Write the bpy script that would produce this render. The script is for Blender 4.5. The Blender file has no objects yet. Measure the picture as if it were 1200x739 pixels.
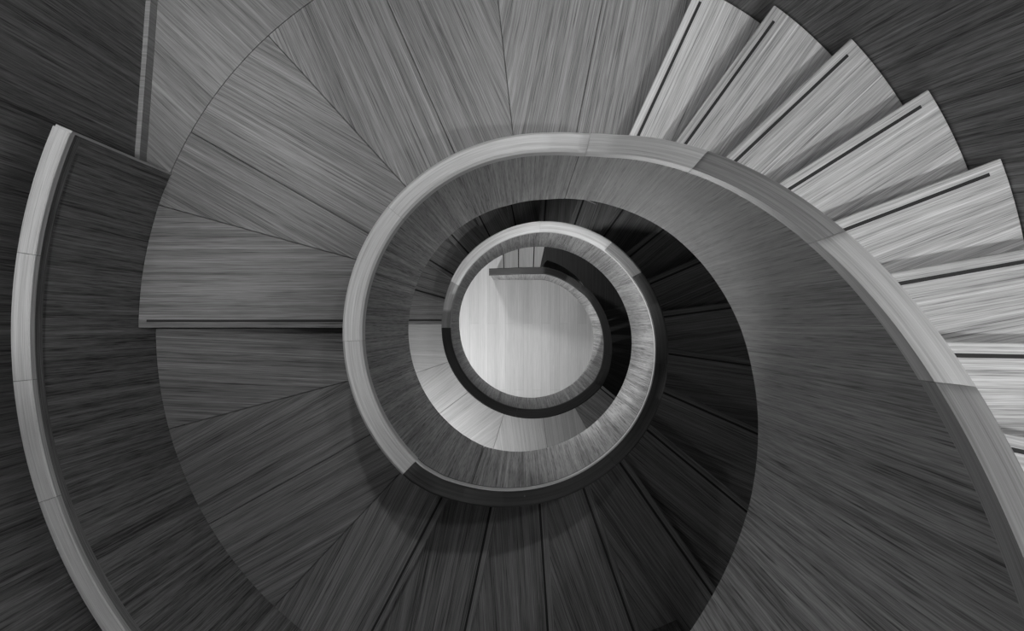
import bpy, math, random
from mathutils import Vector

S = bpy.context.scene
COL = S.collection
H = 8.07                      # camera height above the ground floor (m)
AX, AY = 0.0516, -0.027       # stair axis in plan

# ------------------------------------------------------------------ camera
cd = bpy.data.cameras.new('camera')
cam = bpy.data.objects.new('camera', cd); COL.objects.link(cam)
cam.location = (0, 0, H)
cd.sensor_width = 36.0
cd.lens = 36.0 * 1000 / 1200
cd.shift_x = -13.47 / 1200
cd.shift_y = 9.38 / 1200
cd.clip_start = 0.02
S.camera = cam

# ------------------------------------------------------------------ light
w = bpy.data.worlds.new('world'); S.world = w; w.use_nodes = True
bg = w.node_tree.nodes['Background']
bg.inputs[0].default_value = (1, 1, 1, 1); bg.inputs[1].default_value = 0.0

def area(name, loc, target, power, sx, sy=None, spread=180):
    l = bpy.data.lights.new(name, 'AREA'); l.energy = power
    l.shape = 'RECTANGLE' if sy else 'DISK'; l.size = sx
    if sy: l.size_y = sy
    l.spread = math.radians(spread)
    o = bpy.data.objects.new(name, l); COL.objects.link(o); o.location = loc
    o.rotation_euler = (Vector(target) - Vector(loc)).to_track_quat('-Z', 'Y').to_euler()
    return o
def spot(name, loc, target, power, angle, blend=0.5, r=0.05):
    l = bpy.data.lights.new(name, 'SPOT'); l.energy = power
    l.spot_size = math.radians(angle); l.spot_blend = blend; l.shadow_soft_size = r
    o = bpy.data.objects.new(name, l); COL.objects.link(o); o.location = loc
    o.rotation_euler = (Vector(target) - Vector(loc)).to_track_quat('-Z', 'Y').to_euler()
    return o
#LIGHTS
def point(name, loc, power, r=0.06):
    l = bpy.data.lights.new(name, 'POINT'); l.energy = power; l.shadow_soft_size = r
    o = bpy.data.objects.new(name, l); COL.objects.link(o); o.location = loc
# upper storey ceiling and wall lamps, plus unseen fills added for single parts
point('passage_lamp', (-1.1, 1.7, H - 0.7), 24, 0.05)
point('ceiling_lamp', (0.85, 0.85, H + 1.9), 46)
spot('stair_spot', (1.1, -0.5, H + 1.5), (1.12, 0.10, H - 2.0), 235, 44, 0.7, 0.06)
spot('stair_spot', (1.15, 0.2, H + 1.5), (0.98, 0.50, H - 2.6), 90, 36, 0.7, 0.06)
spot('landing_spot', (-0.1, 1.1, H + 1.9), (-0.3, 1.42, H - 3.2), 170, 30, 0.7, 0.06)
spot('landing_spot', (-0.9, 0.9, H + 1.9), (-1.2, 0.6, H - 2.8), 30, 30, 0.7, 0.06)
spot('landing_spot', (0.25, 1.5, H + 1.9), (-0.75, -1.25, H - 3.3), 125, 30, 0.7, 0.06)
spot('balustrade_fill', (-0.7, 0.2, H + 1.9), (-1.42, 0.55, H - 2.49), 280, 22, 0.7, 0.06)  # unseen, added to brighten the outer handrail
spot('landing_spot', (0.0, 1.8, H - 0.3), (-0.35, 1.35, H - 3.2), 75, 46, 0.7, 0.08)  # unseen, added to brighten the top of the landing
spot('handrail_fill', (-0.35, 0.8, H + 1.9), (-0.6, 0.15, H - 2.49), 90, 16, 0.8, 0.06)  # unseen, added to brighten the left turn of the inner handrail
point('underflight_fill', (0.6, -1.25, H - 2.6), 2.4, 0.1)  # weak unseen fill, added to lift the shaded treads
point('underflight_fill', (0.95, 0.0, H - 3.0), 0.5, 0.2)  # weak unseen fill under the upper flight
# middle storey: lamps beneath the landings, and unseen fills added to shine up the well
spot('landing_underside_light', (-0.85, 0.5, H - 3.7), (0.5, -0.05, H - 4.6), 45, 75, 0.6, 0.06)
spot('landing_underside_light', (-0.6, -1.2, H - 3.75), (0.05, 0.53, H - 4.9), 50, 50, 0.6, 0.06)  # unseen, added to brighten the far face of the well
point('wall_lamp', (-1.3, -0.5, H - 3.9), 9, 0.1)
spot('uplight_fill', (-1.45, -0.1, H - 4.9), (0.55, 0.25, H - 3.0), 42, 60, 0.6, 0.1)
spot('uplight_fill', (-1.4, 0.3, H - 4.6), (0.5, -0.2, H - 3.6), 42, 60, 0.6, 0.1)
spot('uplight_fill', (-0.5, 1.3, H - 4.4), (0.2, -0.53, H - 3.4), 15, 60, 0.6, 0.1)
spot('uplight_fill', (-0.5, -0.8, H - 6.2), (0.3, 0.5, H - 3.0), 46, 60, 0.6, 0.1)
# lower landing and ground floor
point('underflight_fill', (1.0, 0.5, H - 5.9), 2.5, 0.1)  # unseen fill, added to lift the black winders
point('underflight_fill', (1.1, 0.0, H - 3.6), 0.8, 0.1)  # unseen fill, added for the dark right-hand treads
area('lower_landing_light', (-0.85, -1.15, H - 5.75), (-0.2, -0.4, H - 6.45), 9, 0.25)
area('ground_light', (-0.46, 0.86, 1.80), (-0.1, 0.1, 0.0), 10, 0.12)
area('ground_light', (-0.8, -0.6, 1.3), (0.15, 0.1, 0.0), 23, 0.12)
#ENDLIGHTS

S.view_settings.view_transform = 'Standard'
try: S.view_settings.look = 'None'
except Exception: pass
S.view_settings.gamma = 1.0
S.view_settings.exposure = 0.0
S.view_settings.use_curve_mapping = False
S.cycles.max_bounces = 8
S.cycles.diffuse_bounces = 5

# ------------------------------------------------------------------ materials
MATS = {}
def wood(name, base, contrast=0.45, rough=0.55, fine=70.0, bands=11.0):
    """Timber whose grain runs along UV.x (metres)."""
    m = bpy.data.materials.new(name); m.use_nodes = True
    nt = m.node_tree; N = nt.nodes; L = nt.links
    b = N['Principled BSDF']
    b.inputs['Roughness'].default_value = rough
    b.inputs['Specular IOR Level'].default_value = 0.3
    uv = N.new('ShaderNodeUVMap'); uv.uv_map = 'grain'
    oi = N.new('ShaderNodeObjectInfo')
    sep = N.new('ShaderNodeSeparateXYZ'); L.new(uv.outputs[0], sep.inputs[0])
    seed = N.new('ShaderNodeMath'); seed.operation = 'MULTIPLY'; seed.inputs[1].default_value = 37.0
    L.new(oi.outputs['Random'], seed.inputs[0])
    def noise(su, sv, detail, rgh=0.6):
        a = N.new('ShaderNodeMath'); a.operation = 'MULTIPLY'; a.inputs[1].default_value = su; L.new(sep.outputs[0], a.inputs[0])
        c = N.new('ShaderNodeMath'); c.operation = 'MULTIPLY'; c.inputs[1].default_value = sv; L.new(sep.outputs[1], c.inputs[0])
        cb = N.new('ShaderNodeCombineXYZ'); L.new(a.outputs[0], cb.inputs[0]); L.new(c.outputs[0], cb.inputs[1]); L.new(seed.outputs[0], cb.inputs[2])
        t = N.new('ShaderNodeTexNoise'); t.inputs['Scale'].default_value = 1.0
        t.inputs['Detail'].default_value = detail; t.inputs['Roughness'].default_value = rgh
        L.new(cb.outputs[0], t.inputs['Vector']); return t.outputs['Fac']
    def mad(x, k, add):
        n = N.new('ShaderNodeMath'); n.operation = 'MULTIPLY_ADD'; n.inputs[1].default_value = k
        L.new(x, n.inputs[0])
        if isinstance(add, float): n.inputs[2].default_value = add
        else: L.new(add, n.inputs[2])
        return n.outputs[0]
    f = noise(1.1, fine * 1.15, 5, 0.85)
    g = noise(0.35, bands, 5, 0.75)
    p = noise(5.0, 260.0, 2, 0.5)
    c = contrast
    v = mad(f, 4.2 * c, 1.0 - 2.1 * c)
    v = mad(g, 3.0 * c, mad(v, 1.0, -1.5 * c))
    h = noise(9.0, fine * 3.5, 2, 0.6)
    v = mad(h, 1.9 * c, mad(v, 1.0, -0.95 * c))
    q = noise(0.9, fine * 0.6, 2, 0.5)
    qs = N.new('ShaderNodeMath'); qs.operation = 'SUBTRACT'; qs.inputs[1].default_value = 0.60; L.new(q, qs.inputs[0])
    qm = N.new('ShaderNodeMath'); qm.operation = 'MAXIMUM'; qm.inputs[1].default_value = 0.0; L.new(qs.outputs[0], qm.inputs[0])
    v = mad(qm.outputs[0], 5.0 * c, v)
    po = N.new('ShaderNodeMath'); po.operation = 'SUBTRACT'; po.inputs[1].default_value = 0.56; L.new(p, po.inputs[0])
    pm = N.new('ShaderNodeMath'); pm.operation = 'MAXIMUM'; pm.inputs[1].default_value = 0.0; L.new(po.outputs[0], pm.inputs[0])
    v = mad(pm.outputs[0], -5.0 * c, v)
    cl = N.new('ShaderNodeMath'); cl.operation = 'MAXIMUM'; cl.inputs[1].default_value = 0.22; L.new(v, cl.inputs[0])
    tone = mad(oi.outputs['Random'], 0.14, 0.93)
    mu = N.new('ShaderNodeMath'); mu.operation = 'MULTIPLY'; L.new(cl.outputs[0], mu.inputs[0]); L.new(tone, mu.inputs[1])
    m2 = N.new('ShaderNodeMath'); m2.operation = 'MULTIPLY'; m2.inputs[1].default_value = base; L.new(mu.outputs[0], m2.inputs[0])
    L.new(m2.outputs[0], b.inputs['Base Color'])
    bp = N.new('ShaderNodeBump'); bp.inputs['Strength'].default_value = 0.12; bp.inputs['Distance'].default_value = 0.002
    L.new(f, bp.inputs['Height']); L.new(bp.outputs[0], b.inputs['Normal'])
    MATS[name] = m; return m

def plank_wood(name, base, width, length, contrast=0.35, tonevar=0.25):
    """Planks: UV.x along the boards, with staggered butt joints."""
    m = wood(name, base, contrast)
    nt = m.node_tree; N = nt.nodes; L = nt.links
    b = N['Principled BSDF']
    src = b.inputs['Base Color'].links[0].from_socket
    uv = N.new('ShaderNodeUVMap'); uv.uv_map = 'grain'
    br = N.new('ShaderNodeTexBrick'); L.new(uv.outputs[0], br.inputs['Vector'])
    br.inputs['Scale'].default_value = 1.0
    br.inputs['Brick Width'].default_value = length; br.inputs['Row Height'].default_value = width
    br.inputs['Mortar Size'].default_value = 0.0012; br.inputs['Bias'].default_value = 0.0
    br.inputs['Mortar Smooth'].default_value = 0.3
    br.offset = 0.37; br.offset_frequency = 2
    lo = 1 - tonevar; br.inputs['Color1'].default_value = (lo, lo, lo, 1)
    br.inputs['Color2'].default_value = (1, 1, 1, 1); br.inputs['Mortar'].default_value = (0.7, 0.7, 0.7, 1)
    mx = N.new('ShaderNodeMix'); mx.data_type = 'RGBA'; mx.blend_type = 'MULTIPLY'; mx.inputs['Factor'].default_value = 1.0
    L.new(src, mx.inputs['A']); L.new(br.outputs['Color'], mx.inputs['B'])
    L.new(mx.outputs['Result'], b.inputs['Base Color'])
    return m

def plain(name, v, rough=0.6):
    m = bpy.data.materials.new(name); m.use_nodes = True
    nt = m.node_tree; b = nt.nodes['Principled BSDF']; b.inputs['Roughness'].default_value = rough
    t = nt.nodes.new('ShaderNodeTexNoise'); t.inputs['Scale'].default_value = 60
    r = nt.nodes.new('ShaderNodeMapRange'); r.inputs['To Min'].default_value = v * 0.85; r.inputs['To Max'].default_value = v * 1.15
    nt.links.new(t.outputs['Fac'], r.inputs['Value']); nt.links.new(r.outputs[0], b.inputs['Base Color'])
    MATS[name] = m; return m

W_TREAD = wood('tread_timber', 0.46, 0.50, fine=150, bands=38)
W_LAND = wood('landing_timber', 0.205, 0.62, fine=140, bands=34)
W_FACE = wood('balustrade_veneer', 0.27, 0.78, fine=150, bands=34)
W_OUT = wood('outer_balustrade_veneer', 0.19, 0.85, fine=120, bands=28)
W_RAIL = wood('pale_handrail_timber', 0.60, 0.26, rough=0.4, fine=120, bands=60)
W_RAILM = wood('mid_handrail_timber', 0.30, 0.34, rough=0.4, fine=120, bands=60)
W_RAILD = wood('shaded_handrail_timber', 0.06, 0.4, rough=0.5, fine=120, bands=60)  # shade on the handrail put into the colour; also backs panel joints
W_SHADE = wood('shade_coloured_timber', 0.032, 0.4, rough=0.7, fine=120, bands=60)  # shade on the last flight and lowest handrail, put into the colour
W_WALL = wood('wall_veneer', 0.17, 0.78, fine=110, bands=26)
W_SOFF = wood('soffit_timber', 0.2, 0.3)
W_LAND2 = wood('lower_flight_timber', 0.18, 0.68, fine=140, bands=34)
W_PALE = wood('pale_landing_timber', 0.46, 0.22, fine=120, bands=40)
W_FLOOR = plank_wood('ground_floor_boards', 0.44, 0.085, 1.7, 0.13, 0.12)
W_CORR = plank_wood('corridor_floor_boards', 0.26, 0.09, 3.0, 0.45, 0.30)
M_STRIP = plain('black_grip_strip', 0.012, 0.7)
M_CEIL = plain('ceiling_plaster', 0.6, 0.9)

# ------------------------------------------------------------------ helpers
def polar(R, th, d=None):
    a = math.radians(th)
    x, y = AX + R * math.cos(a), AY - R * math.sin(a)
    return (x, y) if d is None else (x, y, H - d)

def px(u, v, d):
    """plan position of an image measurement at depth d below the camera"""
    return ((u - 613.47) * d / 1000.0, -(v - 378.88) * d / 1000.0)

def lerp(tab, t):
    """tab sorted by decreasing key"""
    if t >= tab[0][0]:
        (a, b), (c, e) = tab[0], tab[1]
    elif t <= tab[-1][0]:
        return tab[-1][1]
    else:
        for i in range(len(tab) - 1):
            if tab[i][0] >= t >= tab[i + 1][0]:
                (a, b), (c, e) = tab[i], tab[i + 1]; break
    return b + (e - b) * (t - a) / (c - a)

def mk(name, verts, faces, uvs, mat, parent=None, smooth=False):
    """uvs: one (u,v) list per face, or a function (co, face_normal) -> (u,v)"""
    me = bpy.data.meshes.new(name)
    me.from_pydata(verts, [], faces)
    lay = me.uv_layers.new(name='grain')
    me.update()
    for p in me.polygons:
        for k, li in enumerate(p.loop_indices):
            if callable(uvs):
                lay.data[li].uv = uvs(me.vertices[me.loops[li].vertex_index].co, p.normal)
            else:
                lay.data[li].uv = uvs[p.index][k]
        p.use_smooth = smooth
    me.materials.append(mat)
    o = bpy.data.objects.new(name, me); COL.objects.link(o)
    if parent: o.parent = parent
    return o

def thing(name, label, cat, loc=(0, 0, 0), group=None):
    o = bpy.data.objects.new(name, None); COL.objects.link(o)
    o.location = (0, 0, 0); o.empty_display_size = 0.1
    o['label'] = label; o['category'] = cat
    if group: o['group'] = group
    return o

def struct(o):
    o['kind'] = 'structure'; return o

def line_circle(P, D, R):
    """point on the line P+tD at radius R from the axis (forward hit)"""
    px_, py_ = P[0] - AX, P[1] - AY
    a = D[0] ** 2 + D[1] ** 2; b = 2 * (px_ * D[0] + py_ * D[1]); c = px_ * px_ + py_ * py_ - R * R
    t = (-b + math.sqrt(max(b * b - 4 * a * c, 0))) / (2 * a)
    return (P[0] + D[0] * t, P[1] + D[1] * t)

def ray_line(th):
    a = math.radians(th); return ((AX, AY), (math.cos(a), -math.sin(a)))
def px_line(p, q, d):
    """line from its inner measurement q to its outer measurement p"""
    P, Q = px(*p, d), px(*q, d)
    L_ = math.hypot(P[0] - Q[0], P[1] - Q[1])
    return (Q, ((P[0] - Q[0]) / L_, (P[1] - Q[1]) / L_))
def shift(line, s):
    (P, D) = line
    return ((P[0] - D[1] * s, P[1] + D[0] * s), D)
def ang(p):
    return math.degrees(math.atan2(-(p[1] - AY), p[0] - AX))

def wedge(name, la, lb, Rin, Rout, d, thick, mat, parent, grain, bevel=0.0, outer=None):
    """flat board between two radial-ish lines la (clockwise-most) and lb, top at depth d"""
    a_in, a_out = line_circle(*la, Rin), line_circle(*la, Rout)
    b_in, b_out = line_circle(*lb, Rin), line_circle(*lb, Rout)
    def arc(p, q, R, n):
        t0, t1 = ang(p), ang(q)
        while t1 - t0 > 180: t1 -= 360
        while t1 - t0 < -180: t1 += 360
        return [polar(R, t0 + (t1 - t0) * i / n) for i in range(n + 1)]
    inner = arc(b_in, a_in, Rin, 8)
    outer_ = arc(a_out, b_out, Rout, 14)
    pts = inner + outer_
    n = len(pts)
    z1, z0 = H - d, H - d - thick
    gx, gy = grain
    V = [(x, y, z1) for x, y in pts] + [(x, y, z0) for x, y in pts]
    F = [tuple(range(n)), tuple(range(2 * n - 1, n - 1, -1))]
    for i in range(n):
        j = (i + 1) % n
        F.append((j, i, i + n, j + n))
    def uv(co, no):
        u = co.x * gx + co.y * gy; v = -co.x * gy + co.y * gx
        return (u, v + (co.z if abs(no.z) < 0.5 else 0))
    o = mk(name, V, F, uv, mat, parent)
    fix(o, bevel)
    return o

def fix(o, bevel=0.0, seg=1):
    import bmesh
    bm = bmesh.new(); bm.from_mesh(o.data)
    bmesh.ops.recalc_face_normals(bm, faces=bm.faces)
    bm.to_mesh(o.data); bm.free()
    if bevel:
        m = o.modifiers.new('b', 'BEVEL'); m.width = bevel; m.segments = seg; m.limit_method = 'ANGLE'; m.angle_limit = math.radians(50)

def strip_box(name, line, r0, r1, off, width, d, mat, parent, rise=0.0012):
    """thin inlay running along a nosing, set back from it by off"""
    l0, l1 = shift(line, off), shift(line, off + width)
    p = [line_circle(*l0, r0), line_circle(*l0, r1), line_circle(*l1, r1), line_circle(*l1, r0)]
    z = H - d
    V = [(x, y, z + rise) for x, y in p] + [(x, y, z - 0.004) for x, y in p]
    F = [(0, 1, 2, 3), (7, 6, 5, 4), (0, 4, 5, 1), (1, 5, 6, 2), (2, 6, 7, 3), (3, 7, 4, 0)]
    o = mk(name, V, F, lambda co, no: (co.x, co.y), mat, parent); fix(o); return o

def riser(line, Rin, Rout, d0, d1, mat, parent, off=0.02, th=0.018):
    """upright board under a nosing, from depth d0 to depth d1"""
    l0, l1 = shift(line, off), shift(line, off + th)
    p = [line_circle(*l0, Rin), line_circle(*l0, Rout), line_circle(*l1, Rout), line_circle(*l1, Rin)]
    V = [(x, y, H - d0) for x, y in p] + [(x, y, H - d1) for x, y in p]
    F = [(0, 1, 2, 3), (7, 6, 5, 4), (0, 4, 5, 1), (1, 5, 6, 2), (2, 6, 7, 3), (3, 7, 4, 0)]
    o = mk('riser', V, F, lambda co, no: (math.hypot(co.x - AX, co.y - AY), co.z), mat, parent); fix(o); return o

# ------------------------------------------------------------------ stair profile tables (angle -> depth)
CAP = [(140, -0.875), (15, 1.045), (-70, 2.345), (-78, 2.43), (-88, 2.475), (-100, 2.49), (-228, 2.50), (-236, 2.55), (-243, 2.62),
       (-259, 2.77), (-281, 2.98), (-296, 3.13), (-316, 3.32), (-332, 3.48), (-347, 3.64), (-359, 3.76), (-373, 3.90), (-386, 4.05),
       (-398, 4.16), (-410, 4.26), (-422, 4.38), (-434, 4.50), (-446, 4.62), (-463, 4.81), (-478, 4.96), (-496, 5.14), (-516, 5.38),
       (-530, 5.50), (-545, 5.52), (-680, 5.42), (-690, 5.56), (-709, 6.0), (-727, 6.45), (-741, 6.82), (-756, 7.06), (-772, 7.1), (-795, 7.02),
       (-820, 7.05), (-848, 7.22)]
BOT = [(140, 0.35), (65, 1.41), (40, 1.73), (10, 2.14), (-2, 2.29), (-38, 2.78), (-56, 3.06), (-71, 3.27), (-85, 3.45), (-102, 3.545),
       (-235, 3.55), (-247, 3.56), (-260, 3.66), (-310, 4.14), (-345, 4.47), (-363, 4.66), (-402, 5.12), (-452, 5.64), (-494, 5.98), (-520, 6.2),
       (-545, 6.41), (-672, 6.42), (-693, 6.62), (-708, 6.95), (-727, 7.4), (-746, 8.068), (-848, 8.068)]
RAD = [(140, .53), (-742, .53), (-750, .522), (-758, .506), (-774, .481), (-785, .467), (-795, .4555)]
def Rwell(th):
    if th > -795: return lerp(RAD, th)
    return 0.44 / math.sin(math.radians(-th - 720))
def wellpt(th, o=0.0):
    """plan point on the well line, pushed outward (away from the axis) by o"""
    p = polar(Rwell(th), th); q = polar(Rwell(th + .5), th + .5); s = polar(Rwell(th - .5), th - .5)
    tx, ty = q[0] - s[0], q[1] - s[1]; l = math.hypot(tx, ty); nx, ny = ty / l, -tx / l
    if nx * (p[0] - AX) + ny * (p[1] - AY) < 0: nx, ny = -nx, -ny
    return (p[0] + nx * o, p[1] + ny * o)

def frange(a, b, step):
    n = max(1, int(math.ceil(abs(b - a) / step)))
    return [a + (b - a) * i / n for i in range(n + 1)]

def sweep(name, ths, section, pt, mat, parent, vert_grain, smooth_ang=40, bevel=0.0):
    """section(th) -> list of (offset, depth) corners; pt(th, o) -> plan"""
    V = []; UV = []; s = 0.0; prev = None
    m = len(section(ths[0]))
    for t in ths:
        c = pt(t, 0)
        if prev: s += math.hypot(c[0] - prev[0], c[1] - prev[1])
        prev = c
        for (o, d) in section(t):
            p = pt(t, o); V.append((p[0], p[1], H - d)); UV.append((s, -d, o))
    F = []; U = []
    for i in range(len(ths) - 1):
        for k in range(m):
            k2 = (k + 1) % m
            f = (i * m + k, i * m + k2, (i + 1) * m + k2, (i + 1) * m + k)
            F.append(f)
            if vert_grain:
                U.append([(UV[q][1] + UV[q][2], UV[q][0]) for q in f])
            else:
                # grain along the sweep, slope removed
                base = [(0, k), (0, k2), (1, k2), (1, k)]
                ln = [0.0]
                S0 = section(ths[i])
                for a in range(m): ln.append(ln[-1] + math.hypot(S0[(a + 1) % m][0] - S0[a][0], S0[(a + 1) % m][1] - S0[a][1]))
                U.append([(UV[q][0], ln[k] if r in (0, 3) else ln[k + 1]) for r, q in enumerate(f)])
    F.append(tuple(range(m))); U.append([(UV[q][1], UV[q][2]) for q in F[-1]])
    F.append(tuple((len(ths) - 1) * m + k for k in reversed(range(m)))); U.append([(UV[q][1], UV[q][2]) for q in F[-1]])
    o = mk(name, V, F, U, mat, parent, smooth=True)
    fix(o, bevel, 2)
    o.data.set_sharp_from_angle(angle=math.radians(smooth_ang))
    return o

# ------------------------------------------------------------------ setting: ground floor, corridor floor, walls, ceiling
def slab(name, pts, d, th, mat, grain):
    n = len(pts); V = [(x, y, H - d) for x, y in pts] + [(x, y, H - d - th) for x, y in pts]
    F = [tuple(range(n)), tuple(range(2 * n - 1, n - 1, -1))] + [((i + 1) % n, i, i + n, (i + 1) % n + n) for i in range(n)]
    gx, gy = grain
    o = mk(name, V, F, lambda co, no: (co.x * gx + co.y * gy, -co.x * gy + co.y * gx), mat); fix(o); return struct(o)

slab('floor', [polar(1.75, t) for t in range(0, 360, 6)], H, 0.1, W_FLOOR, (0, 1))
g = math.radians(-43.5)
corr = [polar(1.503, t) for t in frange(-161, -63, 3)] + [(0.76, 1.42), (0.95, 3.2), (-1.6, 3.2), (-1.6, 0.45)]
slab('floor', corr, 3.21, 0.25, W_CORR, (math.cos(g), math.sin(g)))
slab('ceiling', [(-3, -3), (3, -3), (3, 3.4), (-3, 3.4)], -2.1, 0.1, M_CEIL, (1, 0))

def wall(name, pts, d0, d1, mat, th=0.05, tilt=0.0, sgn=1):
    """upright wall following a plan polyline; grain upright, leaning by tilt"""
    V = []; UV = []; s = 0; n = len(pts)
    for i, p in enumerate(pts):
        a = pts[max(0, i - 1)]; b = pts[min(n - 1, i + 1)]
        tx, ty = b[0] - a[0], b[1] - a[1]; l = math.hypot(tx, ty); nx, ny = ty / l * sgn, -tx / l * sgn
        if i: s += math.hypot(p[0] - pts[i - 1][0], p[1] - pts[i - 1][1])
        q = (p[0] + nx * th, p[1] + ny * th)
        for (x, y) in (p, q):
            for d in (d0, d1(i) if callable(d1) else d1):
                V.append((x, y, H - d)); UV.append((-d, s + d * tilt))
    F = []
    for i in range(n - 1):
        a, b = 4 * i, 4 * i + 4
        F += [(a, b, b + 1, a + 1), (a + 2, a + 3, b + 3, b + 2), (a, a + 2, b + 2, b), (a + 1, b + 1, b + 3, a + 3)]
    F += [(0, 1, 3, 2), (4 * n - 4, 4 * n - 2, 4 * n - 1, 4 * n - 3)]
    U = [[UV[q] for q in f] for f in F]
    o = mk(name, V, F, U, mat, smooth=True); fix(o)
    o.data.set_sharp_from_angle(angle=math.radians(30))
    return struct(o)

lower = [polar(1.62, t) for t in frange(180, -180, 4)]
wall('wall_lower', lower, 3.46, H, W_WALL, sgn=1)
left = [(-1.33, 3.2), (-1.393, 1.216), (-1.437, 0.597)] + [polar(1.62, t) for t in frange(-160, -345, 4)]
wall('wall_left', left, -2.1, 3.455, W_WALL, sgn=1, tilt=0.0)
rth = frange(140, -62.4, 3)
right = [polar(1.357, t) for t in rth]
wall('wall_right', right, -2.1, lambda i: 3.21 - 0.172 * (rth[i] + 65) / 11.0 + 0.12, W_WALL, sgn=1, tilt=-0.10)
wall('wall_passage', [polar(1.357, -62.4), (0.72, 1.5), (0.95, 3.2)], -2.1, 3.2, W_WALL, sgn=1)
wall('wall_back', [(-1.4, 3.2), (1.0, 3.2)], -2.1, 3.2, W_WALL, sgn=-1)
sk = wall('baseboard_left', [(-1.312, 3.2), (-1.375, 1.216), (-1.419, 0.597), (-1.43, 0.5)], 3.15, 3.208, W_RAILM, th=0.018, sgn=1)

# ------------------------------------------------------------------ landings
def landing(label, lines, d, Rin, Rout, parent_mat, nosing, drop, strip=True, first_mat=None):
    t = thing('stair_landing', label, 'landing')
    for i in range(len(lines) - 1):
        a, b = lines[i], lines[i + 1]
        gx, gy = b[1] if i % 2 else a[1]
        wedge('floor_panel', shift(a, 0.0013), shift(b, -0.0013), Rin, Rout, d, 0.035, first_mat if (first_mat and i == 0) else parent_mat, t, (gx, gy))
    if strip:
        strip_box('nosing_strip', nosing, Rin + .005, Rout - 0.03, 0.022, 0.009, d, M_STRIP, t)
    riser(nosing, Rin, Rout, d + 0.034, d + drop, W_LAND, t)
    return t

# seen from above, angle increases clockwise in the picture; lines run from the well outward
D1, D2, D3 = 3.21, 3.362, 6.40
HU, HL = 0.172, 0.152
nos1 = ray_line(180)
nos1 = ((AX, px(0, 384, D1)[1]), (-1.0, 0.0))
L1 = [nos1,
      px_line((191.7, 241.8), (415, 303.3), D1),
      px_line((223.4, 154.8), (408, 260), D1),
      px_line((314.8, 42.2), (473.5, 216.4), D1),
      px_line((453.3, 0), (532.2, 179), D1),
      px_line((583.5, 0), (601, 156), D1),
      px_line((706.4, 0), (675.2, 156), D1),
      ray_line(-63)]
def back(line): return line
# the shift() helper moves a line to its left seen along its direction from above; going clockwise in the picture is
# clockwise seen from above as well, i.e. to the right, so negative offsets move clockwise
_sh = shift
def shift(line, s):
    return _sh(line, -s)
landing('flat timber landing at upper left, its pale wedge boards fanning around the well', L1, D1, 0.578, 1.50, W_LAND, nos1, HL + 0.01)
NL = 117.6
nosL = [ray_line(NL - 15.65 * k) for k in range(20)]
L2 = [nosL[0],
      px_line((318, 714), (468, 555), D2),
      px_line((243, 615), (362, 549), D2),
      px_line((198.7, 502.2), (405.9, 446.7), D2),
      ray_line(182.5)]
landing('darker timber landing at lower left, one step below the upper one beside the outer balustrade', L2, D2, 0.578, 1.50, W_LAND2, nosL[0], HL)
nosG = ray_line(39)
nos19 = ((AX, px(0, 380, D3 - HL)[1]), (-1.0, 0.0))
L3 = [nosG, ray_line(61), ray_line(82), ray_line(107),
      px_line((516.8, 483), (549, 458.7), D3), px_line((492.5, 435), (527, 423.4), D3), ray_line(182)]
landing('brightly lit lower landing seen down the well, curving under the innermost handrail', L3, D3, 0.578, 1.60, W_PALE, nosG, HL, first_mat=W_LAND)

# ------------------------------------------------------------------ treads
def tread(label, la, lb, d, drop, Rin, Rout, mat, group, with_strip=True):
    t = thing('stair_tread', label, 'stair tread', group=group)
    gx, gy = la[1]
    wedge('board', la, lb, Rin, Rout, d, 0.035, mat, t, (gx, gy), bevel=0.0025)
    if with_strip:
        strip_box('nosing_strip', la, Rin + .005, Rout - 0.045, 0.026, 0.010, d, M_STRIP, t)
    riser(la, Rin, Rout - .004, d + 0.034, d + drop - 0.001, mat, t)
    return t

UP = [-65.1, -54.2, -43.3, -32.1, -20.9, -10.0, 1.0, 12.0]
UPL = ['lowest tread of the bright upper flight, its outer part cut off by the top edge',
       'second tread up of the bright flight, its outer corner near the top edge',
       'third tread up of the bright upper flight, counted from the landing',
       'fourth tread up of the bright flight, its outer corner short of the right edge',
       'fifth tread up of the bright flight, its outer corner almost at the right edge',
       'sixth tread up of the bright upper flight, running out at the right edge',
       'seventh tread up, cut off by the right edge beside the wide handrail',
       'topmost visible tread, a small sliver at the right edge beside the handrail']
ang_up = UP + [12 + 11 * i for i in range(1, 11)]
for k, a in enumerate(ang_up):
    lab = UPL[k] if k < 8 else 'upper timber tread turning on above the frame'
    nxt = ang_up[k + 1] if k + 1 < len(ang_up) else a + 11
    la = ray_line(a); lb = ray_line(nxt + 4.5)
    tread(lab, la, lb, D1 - HU * (k + 1), HU, 0.578, 1.352, W_TREAD, 'treads of the upper flight' if k < 8 else 'upper treads beyond the frame')

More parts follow.
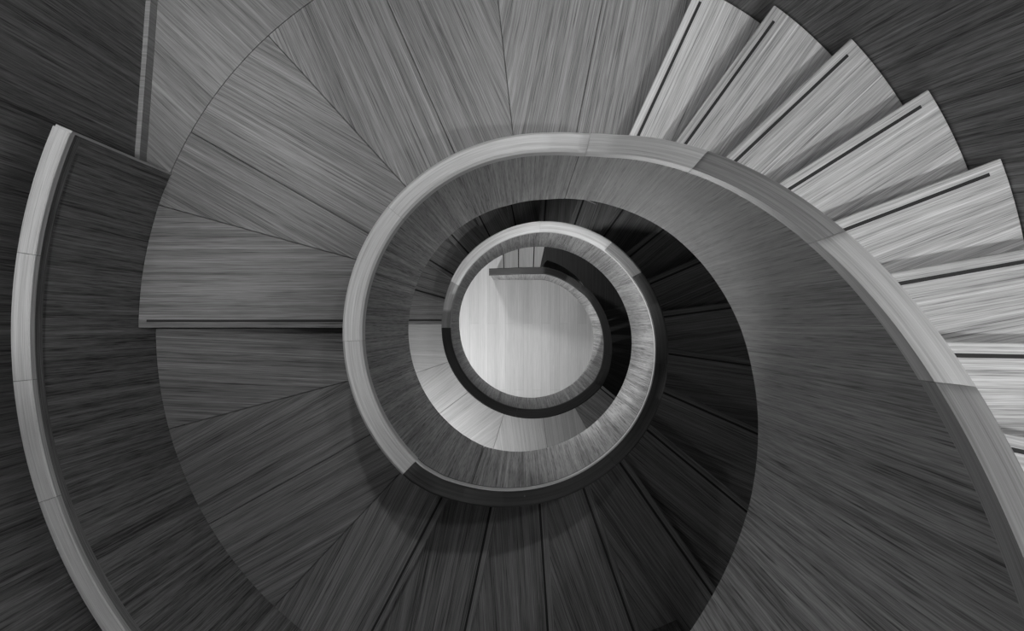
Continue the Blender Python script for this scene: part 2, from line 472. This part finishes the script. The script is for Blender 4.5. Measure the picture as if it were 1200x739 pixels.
ORD = ['first', 'second', 'third', 'fourth', 'fifth', 'sixth', 'seventh', 'eighth', 'ninth', 'tenth', 'eleventh', 'twelfth',
       'thirteenth', 'fourteenth', 'fifteenth', 'sixteenth', 'seventeenth', 'eighteenth', 'nineteenth']
for k in range(1, 20):
    # the tread that ends at nosing k lies k steps below the second landing
    d = D2 + HL * k
    la = nosL[k] if k < 19 else nos19
    lb = ray_line(NL - 15.65 * (k - 1) + 3.0)
    if k <= 5: lab = '%s tread down from the lower left landing, in shade at the bottom edge' % ORD[k - 1]
    elif k <= 9: lab = '%s tread down from the lower left landing, in deep shade right of the well' % ORD[k - 1]
    elif k <= 17: lab = '%s tread down from the lower left landing, dark between the two inner handrail turns' % ORD[k - 1]
    elif k == 18: lab = 'dim tread two above the bright lower landing inside the well'
    else: lab = 'half-lit tread directly above the bright lower landing inside the well'
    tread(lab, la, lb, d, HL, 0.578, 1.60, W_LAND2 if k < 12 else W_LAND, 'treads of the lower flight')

# last flight: winders with shade put into their colour, then the short straight steps on to the ground floor
aw = [39 - 8.5 * k for k in range(7)]
WL = 'dark winder tread behind the innermost handrail, going down from the lower landing'
for k in range(1, 7):
    d = D3 + HL * k
    tread(WL, ray_line(aw[k]), ray_line(aw[k - 1] + 3), d, HL, 0.60, 1.60, W_SHADE, 'dark winders of the last flight', False)
xs_top = [(0.20, 0.60), (0.1145, 0.52), (0.1145, 0.50)]
def quad_tread(label, P0, P1, Q0, Q1, d, drop, grp):
    """tread between nosing P0-P1 (inner, outer) and back edge Q0-Q1"""
    t = thing('stair_tread', label, 'stair tread', group=grp)
    def box(name, a, b, c, e, d0, d1, mat):
        V = [(*p, H - d0) for p in (a, b, c, e)] + [(*p, H - d1) for p in (a, b, c, e)]
        F = [(0, 1, 2, 3), (7, 6, 5, 4), (0, 4, 5, 1), (1, 5, 6, 2), (2, 6, 7, 3), (3, 7, 4, 0)]
        o = mk(name, V, F, lambda co, no: (co.y, co.x + (co.z if abs(no.z) < .5 else 0)), mat, t); fix(o); return o
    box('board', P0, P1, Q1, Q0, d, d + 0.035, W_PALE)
    box('nosing_strip', (P0[0] + .008, P0[1] + .003), (P1[0] + .008, P1[1] - .05), (P1[0] + .018, P1[1] - .05), (P0[0] + .018, P0[1] + .003), d - 0.0012, d + .004, M_STRIP)
    box('riser', (P0[0] + .015, P0[1]), (P1[0] + .015, P1[1]), (P1[0] + .03, P1[1]), (P0[0] + .03, P0[1]), d + .034, d + drop - .001, W_TREAD)
y0 = 0.475
xa, xb = px(633, 0, 7.464)[0], px(638, 0, 7.464)[0]
P = [((xa - .005, y0 - .0), (0.36, 1.50)), ((px(623.2, 0, 7.616)[0], y0), (px(624.5, 0, 7.616)[0] + .03, 1.54)),
     ((px(606, 0, 7.768)[0], y0), (px(606, 0, 7.768)[0], 1.54)), ((px(589, 0, 7.92)[0], y0), (px(589, 0, 7.92)[0] - .03, 1.5))]
# big corner tread between the winders and the straight steps
cw = thing('stair_tread', 'wide black corner tread behind the curved end of the lowest handrail', 'stair tread', group='last steps to the ground floor')
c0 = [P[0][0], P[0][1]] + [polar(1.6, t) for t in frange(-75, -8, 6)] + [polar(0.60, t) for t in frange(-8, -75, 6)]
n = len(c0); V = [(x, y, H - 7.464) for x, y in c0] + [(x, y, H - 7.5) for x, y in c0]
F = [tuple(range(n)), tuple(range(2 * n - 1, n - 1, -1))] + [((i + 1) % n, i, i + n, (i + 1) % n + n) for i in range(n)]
o = mk('board', V, F, lambda co, no: (co.y, co.x), W_SHADE, cw); fix(o)  # shade over the corner put into the board colour
x0, x1 = P[0][0], P[0][1]
V = [(x0[0] + .015, x0[1], H - 7.5), (x1[0] + .015, x1[1], H - 7.5), (x1[0] + .015, x1[1], H - 7.615), (x0[0] + .015, x0[1], H - 7.615)]
V += [(a + .015, b, c) for a, b, c in V]
F = [(0, 1, 2, 3), (7, 6, 5, 4), (0, 4, 5, 1), (1, 5, 6, 2), (2, 6, 7, 3), (3, 7, 4, 0)]
o = mk('riser', V, F, lambda co, no: (co.y, co.z), W_TREAD, cw); fix(o)
LL = ['pale straight step next to the black corner tread, third from the ground floor',
      'pale straight step in the middle of the three lowest ones',
      'pale lowest step, directly above the bright ground floor boards']
for i in range(1, 4):
    q0 = (P[i - 1][0][0] + .03, P[i - 1][0][1]); q1 = (P[i - 1][1][0] + .03, P[i - 1][1][1])
    quad_tread(LL[i - 1], P[i][0], P[i][1], q0, q1, 7.464 + HL * i, HL, 'last steps to the ground floor')

# ------------------------------------------------------------------ inner balustrade: veneered guard with a handrail along its top
TH = 0.045
ib = thing('inner_balustrade', 'curved solid timber balustrade spiralling down around the open well, handrail on top', 'balustrade')
joints = [140, 86, -78, -160.5, -246, -321, -409, -490, -573, -680, -847.5]
def face_sec(t): 
    c, b = lerp(CAP, t) + 0.03, lerp(BOT, t)
    return [(0, c), (0, b), (TH, b), (TH, c)]
for a, b in zip(joints[:-1], joints[1:]):
    sweep('guard_panel', frange(a - 0.12, b + 0.12, 2.0), face_sec, wellpt, W_FACE, ib, True)
# underlay behind the hairline joints
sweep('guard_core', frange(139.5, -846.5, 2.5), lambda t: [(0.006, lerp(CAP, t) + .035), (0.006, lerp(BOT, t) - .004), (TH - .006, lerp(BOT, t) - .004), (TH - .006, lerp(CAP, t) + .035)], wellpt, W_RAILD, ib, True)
def rail_sec(t):
    c = lerp(CAP, t)
    hgt = 0.055
    return [(-0.005, c + hgt), (-0.005, c + 0.007), (0.002, c), (TH + 0.001, c), (TH + 0.007, c + 0.006), (TH + 0.007, c + hgt)]
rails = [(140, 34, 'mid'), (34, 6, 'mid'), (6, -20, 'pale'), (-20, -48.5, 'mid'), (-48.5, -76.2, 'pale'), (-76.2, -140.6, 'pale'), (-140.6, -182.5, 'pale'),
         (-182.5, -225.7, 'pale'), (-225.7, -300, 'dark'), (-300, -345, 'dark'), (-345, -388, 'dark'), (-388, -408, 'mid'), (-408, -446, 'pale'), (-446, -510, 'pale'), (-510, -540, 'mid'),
         (-540, -620, 'black'), (-620, -700, 'black'), (-700, -770, 'black'), (-770, -848, 'black')]  # dark and black lengths, with mid transitions between, stand in for shade
RM = dict(black=W_SHADE, mid=W_RAILM, pale=W_RAIL, dark=W_RAILD)
RL = dict(black='handrail length coloured near-black for shade', mid='mid-toned handrail length', pale='pale handrail length', dark='handrail length coloured dark for shade')
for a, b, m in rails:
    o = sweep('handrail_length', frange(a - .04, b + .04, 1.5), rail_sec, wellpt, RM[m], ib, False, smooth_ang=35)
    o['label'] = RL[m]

for a, b in ((-225.7, -320), (-320, -408)):  # pale strip stands in for light catching the inner handrail edge
    o = sweep('lit_edge_strip', frange(a, b, 1.5), lambda t: [(-.0075, lerp(CAP, t) + .03), (-.0075, lerp(CAP, t) + .002), (-.0025, lerp(CAP, t) + .002), (-.0025, lerp(CAP, t) + .03)], wellpt, W_RAIL, ib, False)
    o['label'] = 'strip coloured as the lit inner edge of the handrail'

# ------------------------------------------------------------------ undersides of the flights
def soffit(label, t0, t1, Rin, Rout, fn):
    o = sweep('stair_soffit', frange(t0, t1, 3), lambda t: [(Rin, fn(t)), (Rout, fn(t)), (Rout, fn(t) - .025), (Rin, fn(t) - .025)],
              lambda t, o_: polar(o_, t), W_SOFF, None, False)
    o['label'] = label; o['category'] = 'soffit'
def fU(t): return max(lerp(BOT, t), D1 - HU * (t + 65) / 11.0 + 0.09)
soffit('smooth timber underside of the upper flight', 138, -64, 0.577, 1.35, fU)
soffit('flat timber underside of the two upper landings', -64.5, -242, 0.577, 1.5, lambda t: 3.548)
soffit('smooth timber underside of the lower flight', -243, -541, 0.577, 1.6, lambda t: max(lerp(BOT, t) + .02, D2 + HL * (-t - 242) / 15.65 + 0.22))
soffit('flat timber underside of the lower landing', -541.5, -680, 0.577, 1.6, lambda t: 6.62)

# ------------------------------------------------------------------ outer balustrade around the landings
ob = thing('outer_balustrade', 'solid timber balustrade around the outer edge of the left landings, square end at top', 'balustrade')
def op(t, o): return polar(1.502 + o, t)
OCAP = [(-150, 2.49), (-228, 2.49), (-300, 3.1)]
OB = [(-150, 3.56), (-236, 3.56), (-300, 4.3)]
oj = [-157.6, -240.5, -296]
for a, b in zip(oj[:-1], oj[1:]):
    sweep('guard_panel', frange(a - .35, b + .05, 1.5), lambda t: [(0.0, lerp(OCAP, t) + .03), (0.0, lerp(OB, t)), (.03, lerp(OB, t)), (.03, lerp(OCAP, t) + .03)], op, W_OUT, ob, True)
# end stile
sweep('end_stile', frange(-157.0, -159.0, .4), lambda t: [(-0.004, 2.50), (-0.004, 3.208), (.045, 3.208), (.045, 2.50)], op, W_OUT, ob, True)
o = sweep('end_edge', frange(-156.72, -157.0, .14), lambda t: [(-0.007, 2.50), (-0.007, 3.208), (.045, 3.208), (.045, 2.50)], op, W_RAIL, ob, True)  # pale sliver stands in for light on the end face
o['label'] = 'sliver coloured as light on the square end face'
sweep('rail_band', frange(-157.1, -296, 1.5), lambda t: [(-0.004, lerp(OCAP, t) + .02), (-0.004, lerp(OCAP, t) + .075), (.02, lerp(OCAP, t) + .075), (.02, lerp(OCAP, t) + .02)], op, W_OUT, ob, False)
for a, b, m in ((-157.0, -171.3, 'pale'), (-171.3, -185.3, 'pale'), (-185.3, -198.7, 'pale'), (-198.7, -222, 'pale'), (-222, -296, 'mid')):
    o = sweep('handrail_length', frange(a, b + .05, 1.5), lambda t: [(-0.008, lerp(OCAP, t) + .028), (-0.008, lerp(OCAP, t) + .004), (-.004, lerp(OCAP, t)), (.044, lerp(OCAP, t)), (.048, lerp(OCAP, t) + .004), (.048, lerp(OCAP, t) + .028)],
              op, RM[m], ob, False, smooth_ang=35)
    o['label'] = RL[m]
